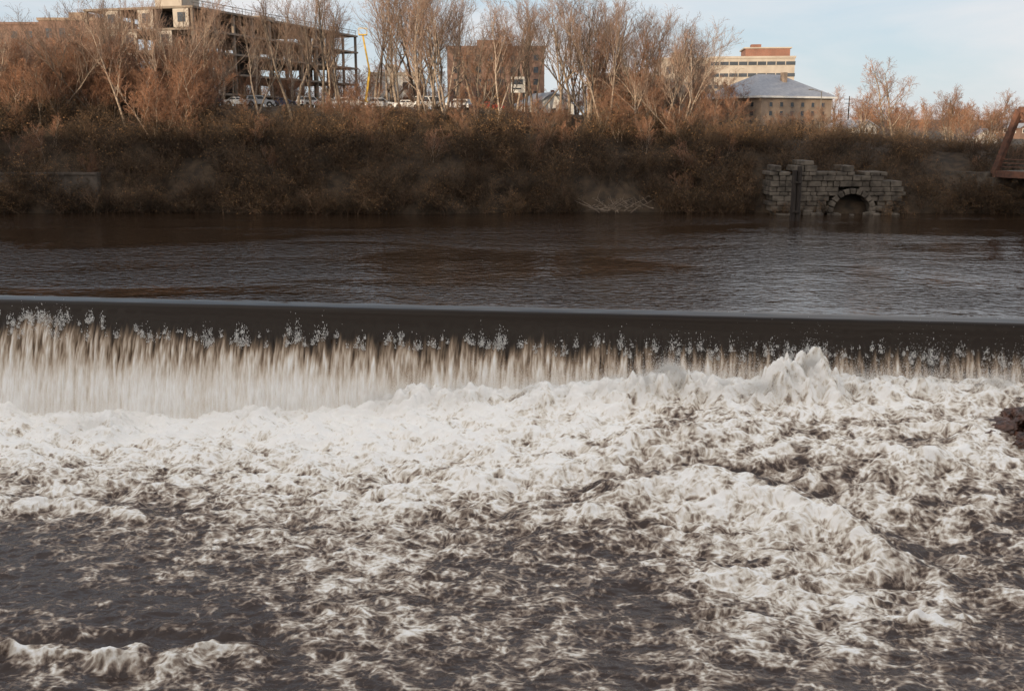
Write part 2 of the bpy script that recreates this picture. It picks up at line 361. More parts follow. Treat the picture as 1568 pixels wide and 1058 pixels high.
# ---------------------------------------------------------------- spray flecks
m_spray,nt,N,L,P=new_mat('spray_droplets'); P.inputs['Base Color'].default_value=(.90,.88,.84,1); P.inputs['Roughness'].default_value=.6
def flecks(name,C,size,elong=1.0):
    n=len(C); base=np.array([[1,0,-.5],[-.5,.87,-.5],[-.5,-.87,-.5],[0,0,1.0]])
    q=RNG.normal(size=(n,4,3))*.25+base[None]
    q[:,:,2]*=elong
    V=(C[:,None,:]+q*size[:,None,None]).reshape(-1,3)
    i=np.arange(n)[:,None]*4
    Fc=np.stack([i+np.array([[0,1,3]]),i+np.array([[1,2,3]]),i+np.array([[2,0,3]]),i+np.array([[0,2,1]])],1).reshape(-1,3)
    return mesh_np(name,V,Fc,[m_spray],k=3)
C=[];SZ=[]
sp=list(RNG.uniform(-60,55,400))+list(RNG.normal(-33,1.8,42))
for s0 in sp:
    left=abs(s0+33)<4.5
    big=RNG.random()**2.8; n=int(14+190*big)
    o=1.27+.38*RNG.random()-(.5*RNG.random() if left else 0)
    hh=.13+.44*big
    cs=s0+RNG.normal(0,.05+.08*big,n)+RNG.normal(0,.1); up=RNG.gamma(1.1,hh*.5,n)-hh*.9
    oo=o+RNG.normal(.12,.06,n)
    z=-.74*o*o-.20*o-.115+up
    C.append(np.stack([cs*dirv[0]+oo*nrm[0],68.54+cs*dirv[1]+oo*nrm[1],z],-1)); SZ.append(RNG.uniform(.006,.026,n))
C=np.concatenate(C);SZ=np.concatenate(SZ)
add_obj('dam_splashes',flecks('dam_splashes',C,SZ,3.0))
n=90000; cs=RNG.uniform(-50,45,n); oo=2.2+RNG.gamma(2,.8,n)
xw=cs*dirv[0]+oo*nrm[0]; yw=68.54+cs*dirv[1]+oo*nrm[1]
zz=np.interp(xw,[-22,-10,0,10,30],[-7.2,-6.0,-4.6,-3.4,-3.0])+RNG.gamma(1.0,.42,n)*(1.1+.9*perlin(cs*.3,cs*0,91))
CC=[np.stack([xw,yw,zz],-1)]
for px,py,z,h,w in boils:
    x,y=sight(px,py,z); k=int(8000*h*w/1.5); r_=RNG.normal(0,w*.55,(k,2)); d2=(r_**2).sum(1)/(w*w)
    CC.append(np.stack([x+r_[:,0],y+r_[:,1],z+h*1.0/(1+d2**1.7)+RNG.gamma(1.1,.20,k)-.2],-1))
CC=np.concatenate(CC)
add_obj('waterfall_spray',flecks('waterfall_spray',CC,RNG.uniform(.006,.022,len(CC))))
# ---------------------------------------------------------------- trees
def tubes(segs,sides=3):
    A=np.array([s[0] for s in segs]);B=np.array([s[1] for s in segs]);r0=np.array([s[2] for s in segs]);r1=np.array([s[3] for s in segs])
    D=B-A; D/=np.linalg.norm(D,axis=1)[:,None]+1e-9
    up=np.where(np.abs(D[:,2:3])<.9,np.array([[0,0,1.]]),np.array([[1.,0,0]]))
    E=np.cross(D,up); E/=np.linalg.norm(E,axis=1)[:,None]; G=np.cross(D,E)
    a=np.arange(sides)*2*np.pi/sides
    ring=E[:,None,:]*np.cos(a)[None,:,None]+G[:,None,:]*np.sin(a)[None,:,None]
    V=np.concatenate([A[:,None]+ring*r0[:,None,None],B[:,None]+ring*r1[:,None,None]],1).reshape(-1,3)
    i=(np.arange(len(segs))*2*sides)[:,None,None]
    k=np.arange(sides); k2=(k+1)%sides
    Fq=(i+np.stack([k,k2,k2+sides,k+sides],-1)[None]).reshape(-1,4)
    return V,Fq
def grow(rng,H,spread,nb,mult,start=.25,nfine=4):
    thick=[];thin=[]
    def rd(d,a):
        v=np.array(d)+rng.normal(0,a,3); return v/np.linalg.norm(v)
    def branch(p,d,Ln,r,lev):
        nseg=[9,5,3,2,1][lev]; pts=[p]; dirs=[d]
        for i in range(nseg):
            d=rd(d+np.array([0,0,[.04,.10,.08,.04,0][lev]]),[.07,.12,.16,.2,.2][lev]); q=p+d*Ln/nseg
            ra=r*(1-.8*i/nseg); rb=r*(1-.8*(i+1)/nseg)
            (thick if lev<=1 else thin).append((p,q,ra,rb)); p=q; pts.append(p); dirs.append(d)
        if lev>=4: return
        n=[nb,mult,mult-1,nfine][lev]
        for j in range(n):
            t=(start if lev==0 else .2)+(1-(start if lev==0 else .2))*((j+rng.random())/n)
            k=min(int(t*nseg),nseg-1); f=t*nseg-k; pp=pts[k]*(1-f)+pts[k+1]*f; dd=dirs[min(k+1,nseg)]
            side=rng.normal(0,1,3); side-=side.dot(dd)*dd; side/=np.linalg.norm(side)
            ang=spread*rng.uniform(.7,1.3)*(1 if lev<2 else 1.2)
            nd=dd*math.cos(ang)+side*math.sin(ang); nd[2]+=.1; nd/=np.linalg.norm(nd)
            ln=Ln*[.45,.55,.55,.55][lev]*(1.15-.6*t)*rng.uniform(.7,1.25)
            rr=max(r*(1-.75*t)*.55,[.035,.022,.017,.013][lev])
            branch(pp,nd,ln,rr,lev+1)
    return branch,thick,thin
m_bark=mat('grey_brown_bark',(.32,.25,.19),(.12,.09,.068),.9,3,0,4,rand=.5)
m_twig=mat('red_brown_twigs',(.34,.175,.10),(.19,.10,.06),.9,.6,0,2,rand=.35)
m_twigg=mat('grey_brown_twigs',(.33,.21,.145),(.19,.125,.09),.9,.6,0,2,rand=.35)
m_twigd=mat('brush_twigs',(.155,.092,.052),(.042,.030,.018),.9,.25,0,3,rand=.6)
m_leafd=mat('dry_leaves',(.24,.125,.05),(.06,.04,.02),.9,.5,0,3,rand=.6)
def tree_mesh(name,seed,H=15,spread=.6,nb=13,mult=6,start=.25,stems=1,nfine=4,r=.19,tw=None):
    rng=np.random.default_rng(seed); TH=[];TN=[]
    for k in range(stems):
        br,th,tn=grow(rng,H,spread,nb,mult,start,nfine=nfine)
        d=np.array([0,0,1.])+rng.normal(0,.06 if stems==1 else .22,3)*np.array([1,1,0]); d/=np.linalg.norm(d)
        br(np.array([rng.normal(0,.3)*(stems>1),rng.normal(0,.3)*(stems>1),-.4]),d,H*rng.uniform(.9,1.0),r/(stems**.4),0); TH+=th;TN+=tn
    V1,F1=tubes(TH,5); V2,F2=tubes(TN,3)
    V=np.concatenate([V1,V2]); V[:,2]*=H/np.percentile(V[:,2],99.8)
    return mesh_np(name,V,np.concatenate([F1,F2+len(V1)]),[m_bark,tw or m_twig],np.concatenate([np.zeros(len(F1)),np.ones(len(F2))]))
tall=[tree_mesh('bare_tree_%d'%i,100+i,15,[.42,.55,.62][i%3],[11,13,12][i%3],5,[.35,.25,.45][i%3],1+(i%4==2),2,.2,m_twigg) for i in range(8)]
under=[tree_mesh('young_tree_%d'%i,150+i,8,.55+.08*(i%3),10,6,.15,2+(i%2),3,.10) for i in range(5)]
wide=[tree_mesh('spreading_tree_%d'%i,200+i,10,.75,12,6,.12,2,3,.24) for i in range(2)]
def bush_mesh(name,seed,H=3.6,leaves=500,stems=9):
    rng=np.random.default_rng(seed); segs=[]; tips=[]
    def br(p,d,Ln,r,lev):
        n=[4,2,1][lev]
        for i in range(n):
            d=d+rng.normal(0,.2,3); d/=np.linalg.norm(d); q=p+d*Ln/n
            segs.append((p,q,r*(1-.7*i/n),r*(1-.7*(i+1)/n)))
            if lev<2:
                for k in range(3):
                    nd=d+rng.normal(0,.55,3)+np.array([0,0,.15]); nd/=np.linalg.norm(nd); br(q,nd,Ln*.42*rng.uniform(.6,1.2),max(r*.5,.014),lev+1)
            p=q
        tips.append(p)
    for k in range(stems):
        a=rng.uniform(0,6.28); sp=rng.uniform(.1,.75)
        d=np.array([math.cos(a)*sp,math.sin(a)*sp,1.]); d/=np.linalg.norm(d)
        br(np.array([rng.normal(0,.6),rng.normal(0,.6),-.3]),d,H*rng.uniform(.6,1.1),.035,0)
    V,Fq=tubes(segs,3); mi=np.zeros(len(Fq))
    tips=np.array(tips); c=tips[rng.integers(0,len(tips),leaves)]+rng.normal(0,.16,(leaves,3))
    a=rng.normal(size=(leaves,3)); a/=np.linalg.norm(a,axis=1)[:,None]; b=np.cross(a,rng.normal(size=(leaves,3))); b/=np.linalg.norm(b,axis=1)[:,None]
    s=rng.uniform(.05,.10,(leaves,1)); q=np.stack([c-a*s,c-b*s*.6,c+a*s,c+b*s*.6],1).reshape(-1,3)
    Fl=np.arange(leaves*4).reshape(-1,4)+len(V)
    return mesh_np(name,np.concatenate([V,q]),np.concatenate([Fq,Fl]),[m_twigd,m_leafd],np.concatenate([mi,np.ones(leaves)]))
bushes=[bush_mesh('brush_clump_%d'%i,300+i,3.4+.5*(i%3),[100,350,800][i%3]) for i in range(7)]
def empty(name):
    e=bpy.data.objects.new(name,None); scene.collection.objects.link(e); return e
TP=[-400,0,120,200,300,450,560,640,720,800,880,950,1020,1090,1130,1200,1300,1340,1400,1460,1520,1568,2000]
TT=[60,30,15,-10,-10,-20,-60,-30,-10,0,-15,10,30,60,140,165,160,150,140,150,155,160,160]
def top_h(x,y):
    px=784+F*x/y; return CAMZ+(190-np.interp(px,TP,TT))/F*y
for i in range(205):     # tall trees along the top of the bank
    y=random.uniform(158,190); px=random.uniform(-260,1105) if i<180 else random.uniform(1130,1900)
    if 40<=i<58: px=random.uniform(640,1090)
    x=(px-784)/F*y; g=gz(x,y); H=(top_h(x,y)-g)*random.choice([1.02,.97,.9,.8,.7])
    if (390<px<540 or 690<px<830) and random.random()<.3: continue
    if H<3: continue
    me=random.choice(tall if px<1120 else under+wide); h0=15 if px<1120 else 9
    k=H/h0*random.uniform(.8,1.1); add_obj('bare_tree',me,(x,y,g),(random.uniform(-.06,.06),random.uniform(-.09,.09),random.uniform(0,6.28)),(k,k,H/h0))
thicket=empty('young_tree_thicket')
for i in range(270):
    px=random.uniform(-260,1120); 
    if random.random()<.22: px=random.uniform(-100,360)
    y=random.choice([random.uniform(156,170),random.uniform(186,205)])
    x=(px-784)/F*y; g=gz(x,y); lim=random.uniform(4,9)
    if px<330: lim*=1.3
    if 690<px<900: lim*=.7
    if y<172 and 350<px<900: lim=min(lim,max(14.2+random.random()**3*4-g,1.8))
    add_obj('young_tree',random.choice(under),(x,y,g),(random.uniform(-.1,.1),random.uniform(-.1,.1),random.uniform(0,6.28)),(lim/8*1.2,lim/8*1.2,lim/8),thicket)
for px,py,w,H in [(1350,168,1,12.5),(1310,176,1,8),(1250,170,0,4),(1440,172,0,9),(1500,168,1,7),(1400,166,0,6),(955,164,1,14),(740,163,1,14),(900,168,0,15)]:
    x=(px-784)/F*py; add_obj('spreading_tree',wide[w],(x,py,gz(x,py)),(0,0,random.uniform(0,6)),(H/10,)*3)
mass=empty('distant_tree_mass')
for i in range(190):
    y=random.uniform(200,420); x=random.uniform(-.62,.75)*y; px=784+F*x/y
    if i>=170: y=random.uniform(255,330); px=random.uniform(1290,1600); x=(px-784)/F*y
    if px>1090 and y<250: continue
    if (300<px<600 or 680<px<840) and y<300: continue
    g=gz(x,y); H=random.uniform(7,13)
    if px>1090: H=random.uniform(7,12)
    add_obj('tree',random.choice(under+wide),(x,y,g-1),(0,0,random.uniform(0,6.28)),(H/8,H/8,H/8.5),mass)
for i in range(34):      # unseen trees added behind the viewpoint to filter low sun onto the river
    x=random.uniform(-25,60); y=random.uniform(-40,-22); H=random.uniform(17,26)
    add_obj('bare_tree',random.choice(tall),(x,y,6),(0,0,random.uniform(0,6.28)),(H/12,H/12,H/15))
brush=empty('riverbank_brush')
def clump(x,y,sc):
    add_obj('clump',random.choice(bushes),(x,y,max(gz(x,y),0)-.1),(random.uniform(-.15,.3),random.uniform(-.2,.2),random.uniform(0,6.28)),(sc*1.2,sc*1.2,sc),brush)
for i in range(1050):
    y=147.5+random.random()**1.1*22; x=random.uniform(-125,135)
    px=784+F*x/y
    if y<148.2 and 1165<px<1360: continue
    if px>1500 and y<156 and random.random()<.7: continue
    if px>1090 and y>165: continue
    sc=random.uniform(.6,1.3)*(1.0 if y<158 else .65 if y<165 else .40)
    if y>158 and 340<px<900: sc*=.6
    if px>1090: sc*=.85
    clump(x,y,sc)
for i in range(370):   # waterline thicket
    x=random.uniform(-120,130); y=145.6+random.random()*2.2+1.0*math.sin(x*.09); px=784+F*x/y
    if 1165<px<1350: y=143.6; 
    if 1165<px<1350 and (random.random()<.6 or 1255<px<1335): continue
    if 895<px<985: continue
    clump(x,y,random.uniform(.5,.95)*(.55 if 1165<px<1350 else 1))
for i in range(90):
    x=random.uniform(-120,120); y=random.uniform(148,160); px=784+F*x/y
    if 1150<px<1370: continue
    H=random.uniform(4,7)*(.6 if px>1090 else 1); add_obj('sapling',random.choice(under),(x,y,gz(x,y)),(random.uniform(-.1,.25),random.uniform(-.15,.15),random.uniform(0,6.28)),(H/8,H/8,H/8),brush)
# ---------------------------------------------------------------- walls, piling, driftwood
m_stone=mat('granite_rubble',(.15,.125,.098),(.045,.036,.028),.92,.9,.15,9)
m_wall=mat('stained_retaining_wall',(.13,.105,.085),(.05,.04,.03),.9,.5,.1,9)
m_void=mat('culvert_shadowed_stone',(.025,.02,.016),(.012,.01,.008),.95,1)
mb=MB(); mb.box(-140,-58,147.8,149.2,-3,5.2); mb.box(-140,-58,147.6,149.4,5.2,5.5)
mb.make('retaining_wall',[m_wall])
mb=MB(); x0=sight(1172,325,0)[0]; x=x0; rnd=random.Random(3)
acx,acz,ar=46.6,.2,2.6
z=-3.0
while z<7.0:
    hh=rnd.uniform(.45,.85); x=x0+rnd.uniform(-.6,.4)
    while x<53:
        w=rnd.uniform(.7,1.9); top=6.3-max(0,(x-42))*.12+1.1*math.sin(x*1.3)*.7+rnd.uniform(-.5,.5)
        cxm,czm=x+w/2,z+hh/2
        inside=math.hypot(cxm-acx,czm-acz)<ar+.75 or (abs(cxm-acx)<ar+.35 and czm<acz)
        if czm<top and not inside:
            mb.box(x+.02,x+w-.03,146.6+rnd.uniform(-.22,.26),151.5,z,z+hh-.03)
        x+=w
    z+=hh
for k in range(11):
    a0=math.pi*k/11+.02; a1=math.pi*(k+1)/11-.02; pts=[]
    for y in (146.3,149.5):
        for (rr_,aa) in ((ar,a0),(ar+.75,a0),(ar+.75,a1),(ar,a1)): pts.append((acx+rr_*math.cos(aa),y,acz+rr_*math.sin(aa)))
    b=len(mb.v); mb.v+=pts
    for f in [(0,1,2,3),(7,6,5,4),(0,4,5,1),(1,5,6,2),(2,6,7,3),(3,7,4,0)]: mb.f.append(tuple(b+i for i in f)); mb.m.append(0)
for sg in (-1,1): mb.box(acx+sg*(ar+.37)-.38,acx+sg*(ar+.37)+.38,146.4,149.5,-3,acz-.02)
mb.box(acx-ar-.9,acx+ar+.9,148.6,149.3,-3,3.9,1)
for k in range(26):
    xx=rnd.uniform(x0,53); s_=rnd.uniform(.4,.9); yy=rnd.uniform(145.0,146.0); mb.box(xx,xx+s_*1.6,yy,yy+s_,-.6,rnd.uniform(.1,.7))
mb.make('stone_arch_abutment',[m_stone,m_void],loc=(0,-2.4,0),bevel=.1)
m_timber=mat('dark_timber',(.035,.026,.02),(.015,.011,.009),.9,2,.03,6,stretch=(3,3,.4))
mb=MB(); px_=sight(1217,338,0)
for dx,dy,h in [(-.35,0,6.4),(.3,.1,6.9),(0,.55,6.2)]: mb.cyl((dx,dy,h/2-1.5),.36,h+3,n=10,r2=.3)
mb.cyl((0,.2,4.9),.72,.25,n=12); mb.cyl((0,.2,1.2),.74,.25,n=12)
mb.make('timber_piling',[m_timber],loc=(px_[0],px_[1],0))
segs=[]; rg=np.random.default_rng(5)
cx,cy=sight(940,328,0)
for k in range(30):
    p=np.array([cx+rg.normal(0,2.0),cy+.8+rg.normal(0,.5),.1+rg.random()*.8]); a=rg.choice([0,math.pi])+rg.normal(0,.6); d=np.array([math.cos(a),.3*math.sin(a),rg.uniform(-.1,.6)])
    Ln=rg.uniform(1.2,4.0)
    for j in range(4):
        q=p+d*Ln/4+rg.normal(0,.09,3); segs.append((p,q,.08-.016*j,.08-.016*(j+1))); p=q
        if j: segs.append((p,p+rg.normal(0,.5,3)+np.array([0,0,.3]),.03,.01))
V,Fq=tubes(segs,5); m_drift=mat('bleached_wood',(.24,.18,.13),(.12,.09,.065),.9,3)
add_obj('driftwood_pile',mesh_np('driftwood_pile',V,Fq,[m_drift]))
def rock(name,loc,sc,seed,m):
    bm=bmesh.new(); bmesh.ops.create_icosphere(bm,subdivisions=5,radius=1)
    co=np.array([v.co[:] for v in bm.verts])
    n=co*(1+.45*fbm(co[:,0]*1.3+seed,co[:,1]*1.3+co[:,2]*.7,4,seed))[:,None]
    n*=(1+.18*ridged(co[:,0]*2.5+co[:,2]*2,co[:,1]*2.5,3,seed+5))[:,None]
    for v,c in zip(bm.verts,n): v.co=c
    me=bpy.data.meshes.new(name); bm.to_mesh(me); bm.free(); me.materials.append(m)
    for p in me.polygons: p.use_smooth=True
    add_obj(name,me,loc,(0,.15,seed),sc)
m_rock=mat('wet_red_rock',(.13,.06,.04),(.035,.02,.015),.3,1.6,.10,8)
for px,py,z,s_ in [(1572,638,-3.9,(1.3,.8,.6)),(1535,655,-4.3,(.9,.6,.4)),(1575,672,-4.5,(1.2,.8,.45)),(1548,636,-4.1,(.5,.5,.35)),(1625,645,-3.8,(2,1.2,.8)),(1520,668,-4.5,(.35,.3,.25))]:
    x,y=sight(px,py,z); rock('river_rock',(x,y,z),s_,int(px*.13)%23,m_rock)
# ---------------------------------------------------------------- buildings
m_glass=mat('window_glass',(.05,.06,.075),(.03,.035,.04),.12,.3)
m_white=mat('white_paint',(.72,.70,.66),(.6,.58,.54),.6,.8)
m_cream=mat('cream_cladding',(.42,.37,.31),(.33,.28,.23),.7,.5)
m_brick=brick_mat('red_brick',(.26,.10,.065),(.20,.08,.05),(.22,.19,.16),3.0)
m_dbrick=brick_mat('brown_brick',(.22,.12,.085),(.16,.095,.07),(.18,.145,.12),3.0)
m_buff=brick_mat('buff_brick',(.30,.215,.15),(.25,.175,.125),(.27,.23,.19),3.0)
m_roof=mat('grey_slate_roof',(.30,.31,.34),(.22,.23,.26),.6,2)
m_steel=mat('dark_steel',(.05,.045,.04),(.03,.027,.025),.6,1)
m_dark=mat('dark_interior',(.05,.045,.04),(.03,.03,.03),.8,1)
m_slab=mat('raw_concrete',(.26,.21,.165),(.17,.14,.11),.9,.4)
def frame_building():
    mb=MB(); A=(-58.5,200.0); ex=Vector((20,65,0)).normalized(); Lx=70; Wy=24; nf=5; fh=3.85; g=14.2
    for k in range(nf+1):
        z=k*fh
        if k: mb.box(0,Lx,0,Wy,z-.4,z,0)
        if k<nf:
            for i in range(11):
                for j in range(4):
                    xx=.3+i*(Lx-.9)/10; yy=.3+j*(Wy-.9)/3
                    mb.box(xx,xx+.5,yy,yy+.5,z,z+fh-.4,0)
    for i in range(21): mb.beam((.5+i*(Lx-1)/20,.4,nf*fh),(.5+i*(Lx-1)/20,.4,nf*fh+1.1),.09,.09,2)
    mb.beam((0,.4,nf*fh+1.1),(Lx,.4,nf*fh+1.1),.1,.1,2); mb.beam((0,.4,nf*fh+.6),(Lx,.4,nf*fh+.6),.06,.06,2)
    for k in range(nf):
        for j in range(6):
            if (k*5+j*3)%7<3: continue
            y0=.9+j*(Wy-1.2)/6; mb.box(-.12,.04,y0,y0+(Wy-1.2)/6-.5,k*fh+.1,k*fh+fh-.5,1)
            mb.box(-.2,-.14,y0+.7,y0+2.3,k*fh+1.0,k*fh+2.7,3)
    mb.box(10,16,9,15,0,nf*fh+3,1); mb.box(40,46,9,15,nf*fh,nf*fh+2.2,1)
    for k in range(nf):
        for i in range(10):
            if random.random()<.25:
                xx=.9+i*(Lx-.9)/10; mb.box(xx+.3,xx+5.8,8.5,8.7,k*fh+.02,k*fh+fh-.41,random.choice([1,4]))
    mb.make('building_under_construction',[m_slab,m_cream,m_steel,m_glass,m_dark],loc=(A[0],A[1],g),rz=math.atan2(ex.y,ex.x))
frame_building()
def flat_building(name,px0,px1,ptop,d,depth,wall,nx,nz,trim=None,rz=0):
    xa=(px0-784)/F*d; xb=(px1-784)/F*d; cx=(xa+xb)/2; w=xb-xa; g=gz(cx,d)-.5; h=CAMZ+(190-ptop)/F*d-g
    mb=MB(); mb.box(-w/2,w/2,0,depth,0,h,0); mb.box(-w/2-.25,w/2+.25,-.25,depth+.25,h,h+.6,1)
    mb.windows('y',-w/2+.6,w/2-.6,0,1.0,h-.6,nx,nz,.42,.5,2,0); nd=max(2,int(depth/3.4))
    mb.windows('x-',.6,depth-.6,-w/2,1.0,h-.6,nd,nz,.42,.5,2,0); mb.windows('x+',.6,depth-.6,w/2,1.0,h-.6,nd,nz,.42,.5,2,0)
    mb.box(-w*.2,w*.05,depth*.3,depth*.6,h+.6,h+2.2,1)
    return mb.make(name,[wall,trim or m_cream,m_glass],loc=(cx,d,g),rz=rz)
flat_building('brick_apartment_building',688,832,80,232,16,m_dbrick,8,5,m_dbrick)
flat_building('brick_block',-120,88,46,250,18,m_dbrick,9,5,m_dbrick)
flat_building('brown_brick_building',88,196,40,238,16,m_dbrick,5,4,m_buff)
flat_building('white_commercial_building',572,640,118,205,12,m_white,3,2,m_cream)
flat_building('low_brick_building',905,1010,118,262,14,m_buff,6,3)
flat_building('tan_office_building',1005,1078,96,275,14,m_cream,4,4)
def banded():
    d=262; xa=(1078-784)/F*d; xb=(1200-784)/F*d; w=xb-xa; g=gz(xa,d); h=CAMZ+(190-94)/F*d-g
    mb=MB(); n=6; st=h/n
    mb.box(0,w,0,18,0,h,0)
    for k in range(n):
        mb.box(-.12,w+.12,-.12,18.12,k*st+st*.42,k*st+st*.72,1)
        for i in range(1,9): mb.box(i*w/9-.1,i*w/9+.1,-.16,-.13,k*st+st*.42,k*st+st*.72,0)
    mb.box(-.2,w+.2,-.2,18.2,h,h+.5,0)
    mb.box(w*.42,w*.95,2,14,h+.5,h+2.4,2); mb.box(w*.40,w*.97,1.8,14.2,h+2.4,h+2.7,0); mb.box(w*.5,w*.62,5,8,h+2.7,h+3.6,2)
    mb.make('hospital_building',[m_cream,m_glass,m_brick],loc=(xa,d,g),rz=-.12)
banded()
def hip_house():
    d=196; x0=(1156-784)/F*d; g=gz(x0,d)-.6; w=18; dp=16; h=CAMZ+(190-150)/F*d-g; rh=4.6
    mb=MB(); mb.box(0,w,0,dp,0,h,0); e=.7
    mb.box(-e,w+e,-e,dp+e,h,h+.35,1)
    a=[(-e,-e,h+.35),(w+e,-e,h+.35),(w+e,dp+e,h+.35),(-e,dp+e,h+.35)]; r1=(w*.34,dp/2,h+rh); r2=(w*.66,dp/2,h+rh)
    mb.poly([a[0],a[1],r2,r1],2); mb.poly([a[1],a[2],r2],2); mb.poly([a[2],a[3],r1,r2],2); mb.poly([a[3],a[0],r1],2)
    mb.box(w*.55,w*.60,dp*.3,dp*.36,h+1,h+rh+.3,0)
    mb.windows('y',1,w-1,0,.8,h-.4,6,3,.30,.5,3,0); mb.windows('x-',1,dp-1,0,.8,h-.4,5,3,.30,.5,3,0)
    mb.make('hip_roofed_brick_building',[m_buff,m_white,m_roof,m_glass],loc=(x0,d,g),rz=R(30))
hip_house()
def gable_house(name,px,pbase,ptop,wpx,d,wall,roof,depth=9,rz=0):
    x=(px-784)/F*d; w=wpx/F*d; g=CAMZ+(190-pbase)/F*d; H=(pbase-ptop)/F*d; hw=H*.58
    mb=MB(); mb.box(-w/2,w/2,0,depth,-2,hw,0)
    mb.poly([(-w/2,0,hw),(w/2,0,hw),(0,0,H)],0); mb.poly([(w/2,depth,hw),(-w/2,depth,hw),(0,depth,H)],0)
    e=.35; k=(H-hw)/(w/2)
    for sg in (-1,1):
        p=[(sg*(w/2+e),-e,hw-e*k),(0,-e,H),(0,depth+e,H),(sg*(w/2+e),depth+e,hw-e*k)]
        q=[(a,b,c+.22) for a,b,c in p]; mb.poly(p,1); mb.poly(q,1)
        for i in range(4): j=(i+1)%4; mb.poly([p[i],p[j],q[j],q[i]],1)
    mb.windows('y',-w/2+.3,w/2-.3,0,.3,hw,3,1,.4,.5,2,3); mb.windows('x-',.4,depth-.4,-w/2,.3,hw,3,1,.35,.5,2,3)
    mb.box(w*.2,w*.2+.5,depth*.5,depth*.5+.5,hw,H+.7,4)
    return mb.make(name,[wall,roof,m_glass,m_white,m_brick],loc=(x,d,g),rz=rz)
gable_house('white_house',846,184,144,66,178,m_white,m_roof,rz=.35)
gable_house('white_cottage',1496,226,197,34,176,m_white,m_roof,rz=-.3)
gable_house('white_garage',1316,206,184,34,186,m_white,m_roof,rz=.3)
gable_house('gable_roofed_house',1560,206,184,34,240,m_dbrick,m_roof,rz=.3)
gable_house('clapboard_house',980,192,158,46,205,m_cream,m_roof,rz=-.4)
def shade_mill(name,x0,x1,top):
    mb=MB(); w=x1-x0; h=top-6
    mb.box(0,w,0,18,0,h,0); mb.box(-.4,w+.4,-.4,18.4,h,h+.7,1)
    nf=max(1,int(h/4.4)); n=max(3,int(w/4)); cw=w/n; ch=h/nf
    for i in range(n):
        for j in range(nf):
            cx_=(i+.5)*cw; cz=(j+.5)*ch; mb.box(cx_-.9,cx_+.9,17.9,18.03,cz-1.1,cz+1.1,2); mb.box(cx_-1.1,cx_+1.1,17.9,18.12,cz-1.35,cz-1.1,1)
    mb.make(name,[m_brick,m_conc,m_glass],loc=(x0,-34,6))
shade_mill('unseen_shade_mill',-330,-33,39)  # added out-of-view brick block; keeps the low sun off river and lower bank
# ---------------------------------------------------------------- truss bridge at right
m_rust=mat('rusted_steel',(.17,.075,.045),(.07,.035,.025),.8,1.5,0,6)
def bridge():
    mb=MB(); a=Vector((67.0,147,0)); b=Vector((141,-30,0)); Lb=(b-a).length
    Wd=6; z0=5.4; H=8.6; n=20; p=Lb/n; ep=p*.34
    for yy in (0,Wd):
        mb.beam((0,yy,z0),(Lb,yy,z0),.6,.9)
        mb.beam((ep,yy,z0+H),(Lb-ep,yy,z0+H),.6,.8)
        mb.beam((0,yy,z0),(ep,yy,z0+H),.7,.8); mb.beam((Lb,yy,z0),(Lb-ep,yy,z0+H),.6,.8)
        for i in range(1,n):
            xx=i*p; mb.beam((xx,yy,z0),(xx,yy,z0+H),.4,.4)
            if i<n-1: mb.beam((xx,yy,z0+(H if i%2 else 0)),(xx+p,yy,z0+(0 if i%2 else H)),.32,.4)
        mb.beam((ep,yy,z0+H),(p,yy,z0),.3,.35)
        for k in range(3): mb.beam((0,yy+.1,z0+1+.5*k),(Lb,yy+.1,z0+1+.5*k),.08,.12)
    for i in range(n+1): mb.beam((i*p,0,z0-.2),(i*p,Wd,z0-.2),.35,.6)
    for i in range(1,n): mb.beam((i*p,0,z0+H),(i*p,Wd,z0+H),.3,.4)
    mb.beam((ep,0,z0+H),(ep,Wd,z0+H),.4,.6); mb.beam((ep*.8,0,z0+H*.82),(ep*.8,Wd,z0+H*.82),.3,.4)
    for i in range(1,n-1): mb.beam((i*p,0,z0+H),((i+1)*p,Wd,z0+H),.15,.15)
    mb.box(0,Lb,.5,Wd-.5,z0+.15,z0+.4,1)
    for xx in (Lb*.33,Lb*.66): mb.box(xx-1.2,xx+1.2,-.8,Wd+.8,-9,z0-.5,2)
    mb.box(-7,.8,-.8,Wd+.8,-3,z0-.5,2); mb.box(-7,-.6,-.8,Wd+.8,z0-.5,z0+.1,2)
    mb.make('truss_bridge',[m_rust,m_conc,m_stone],loc=(a.x,a.y,0),rz=math.atan2((b-a).y,(b-a).x))
bridge()
# ---------------------------------------------------------------- parking lot, cars, lamps, sign
m_asph=mat('asphalt',(.055,.053,.05),(.04,.04,.038),.9,4)
xs=np.linspace(-110,60,80); ysl=np.linspace(174,190,9); X,Y=np.meshgrid(xs,ysl); Zl=np.interp(X,PX,PZ)+.4+.02
add_obj('parking_lot',mesh_np('parking_lot',np.stack([X,Y,Zl],-1).reshape(-1,3),grid_faces(9,80),[m_asph]))
m_tyre=mat('tyre_rubber',(.02,.02,.02),None,.8,3); m_chrome=mat('wheel_alloy',(.5,.5,.5),None,.35,3,metal=.8)
m_red=mat('tail_lamp_red',(.4,.02,.02),None,.3,3)
def paint(n,c): return mat(n,c,tuple(k*.92 for k in c),.28,1)
paints=[paint('white_car_paint',(.75,.75,.74)),paint('silver_car_paint',(.42,.43,.45)),paint('white_van_paint',(.7,.7,.68)),paint('dark_blue_car_paint',(.03,.04,.09)),paint('red_car_paint',(.3,.03,.02))]
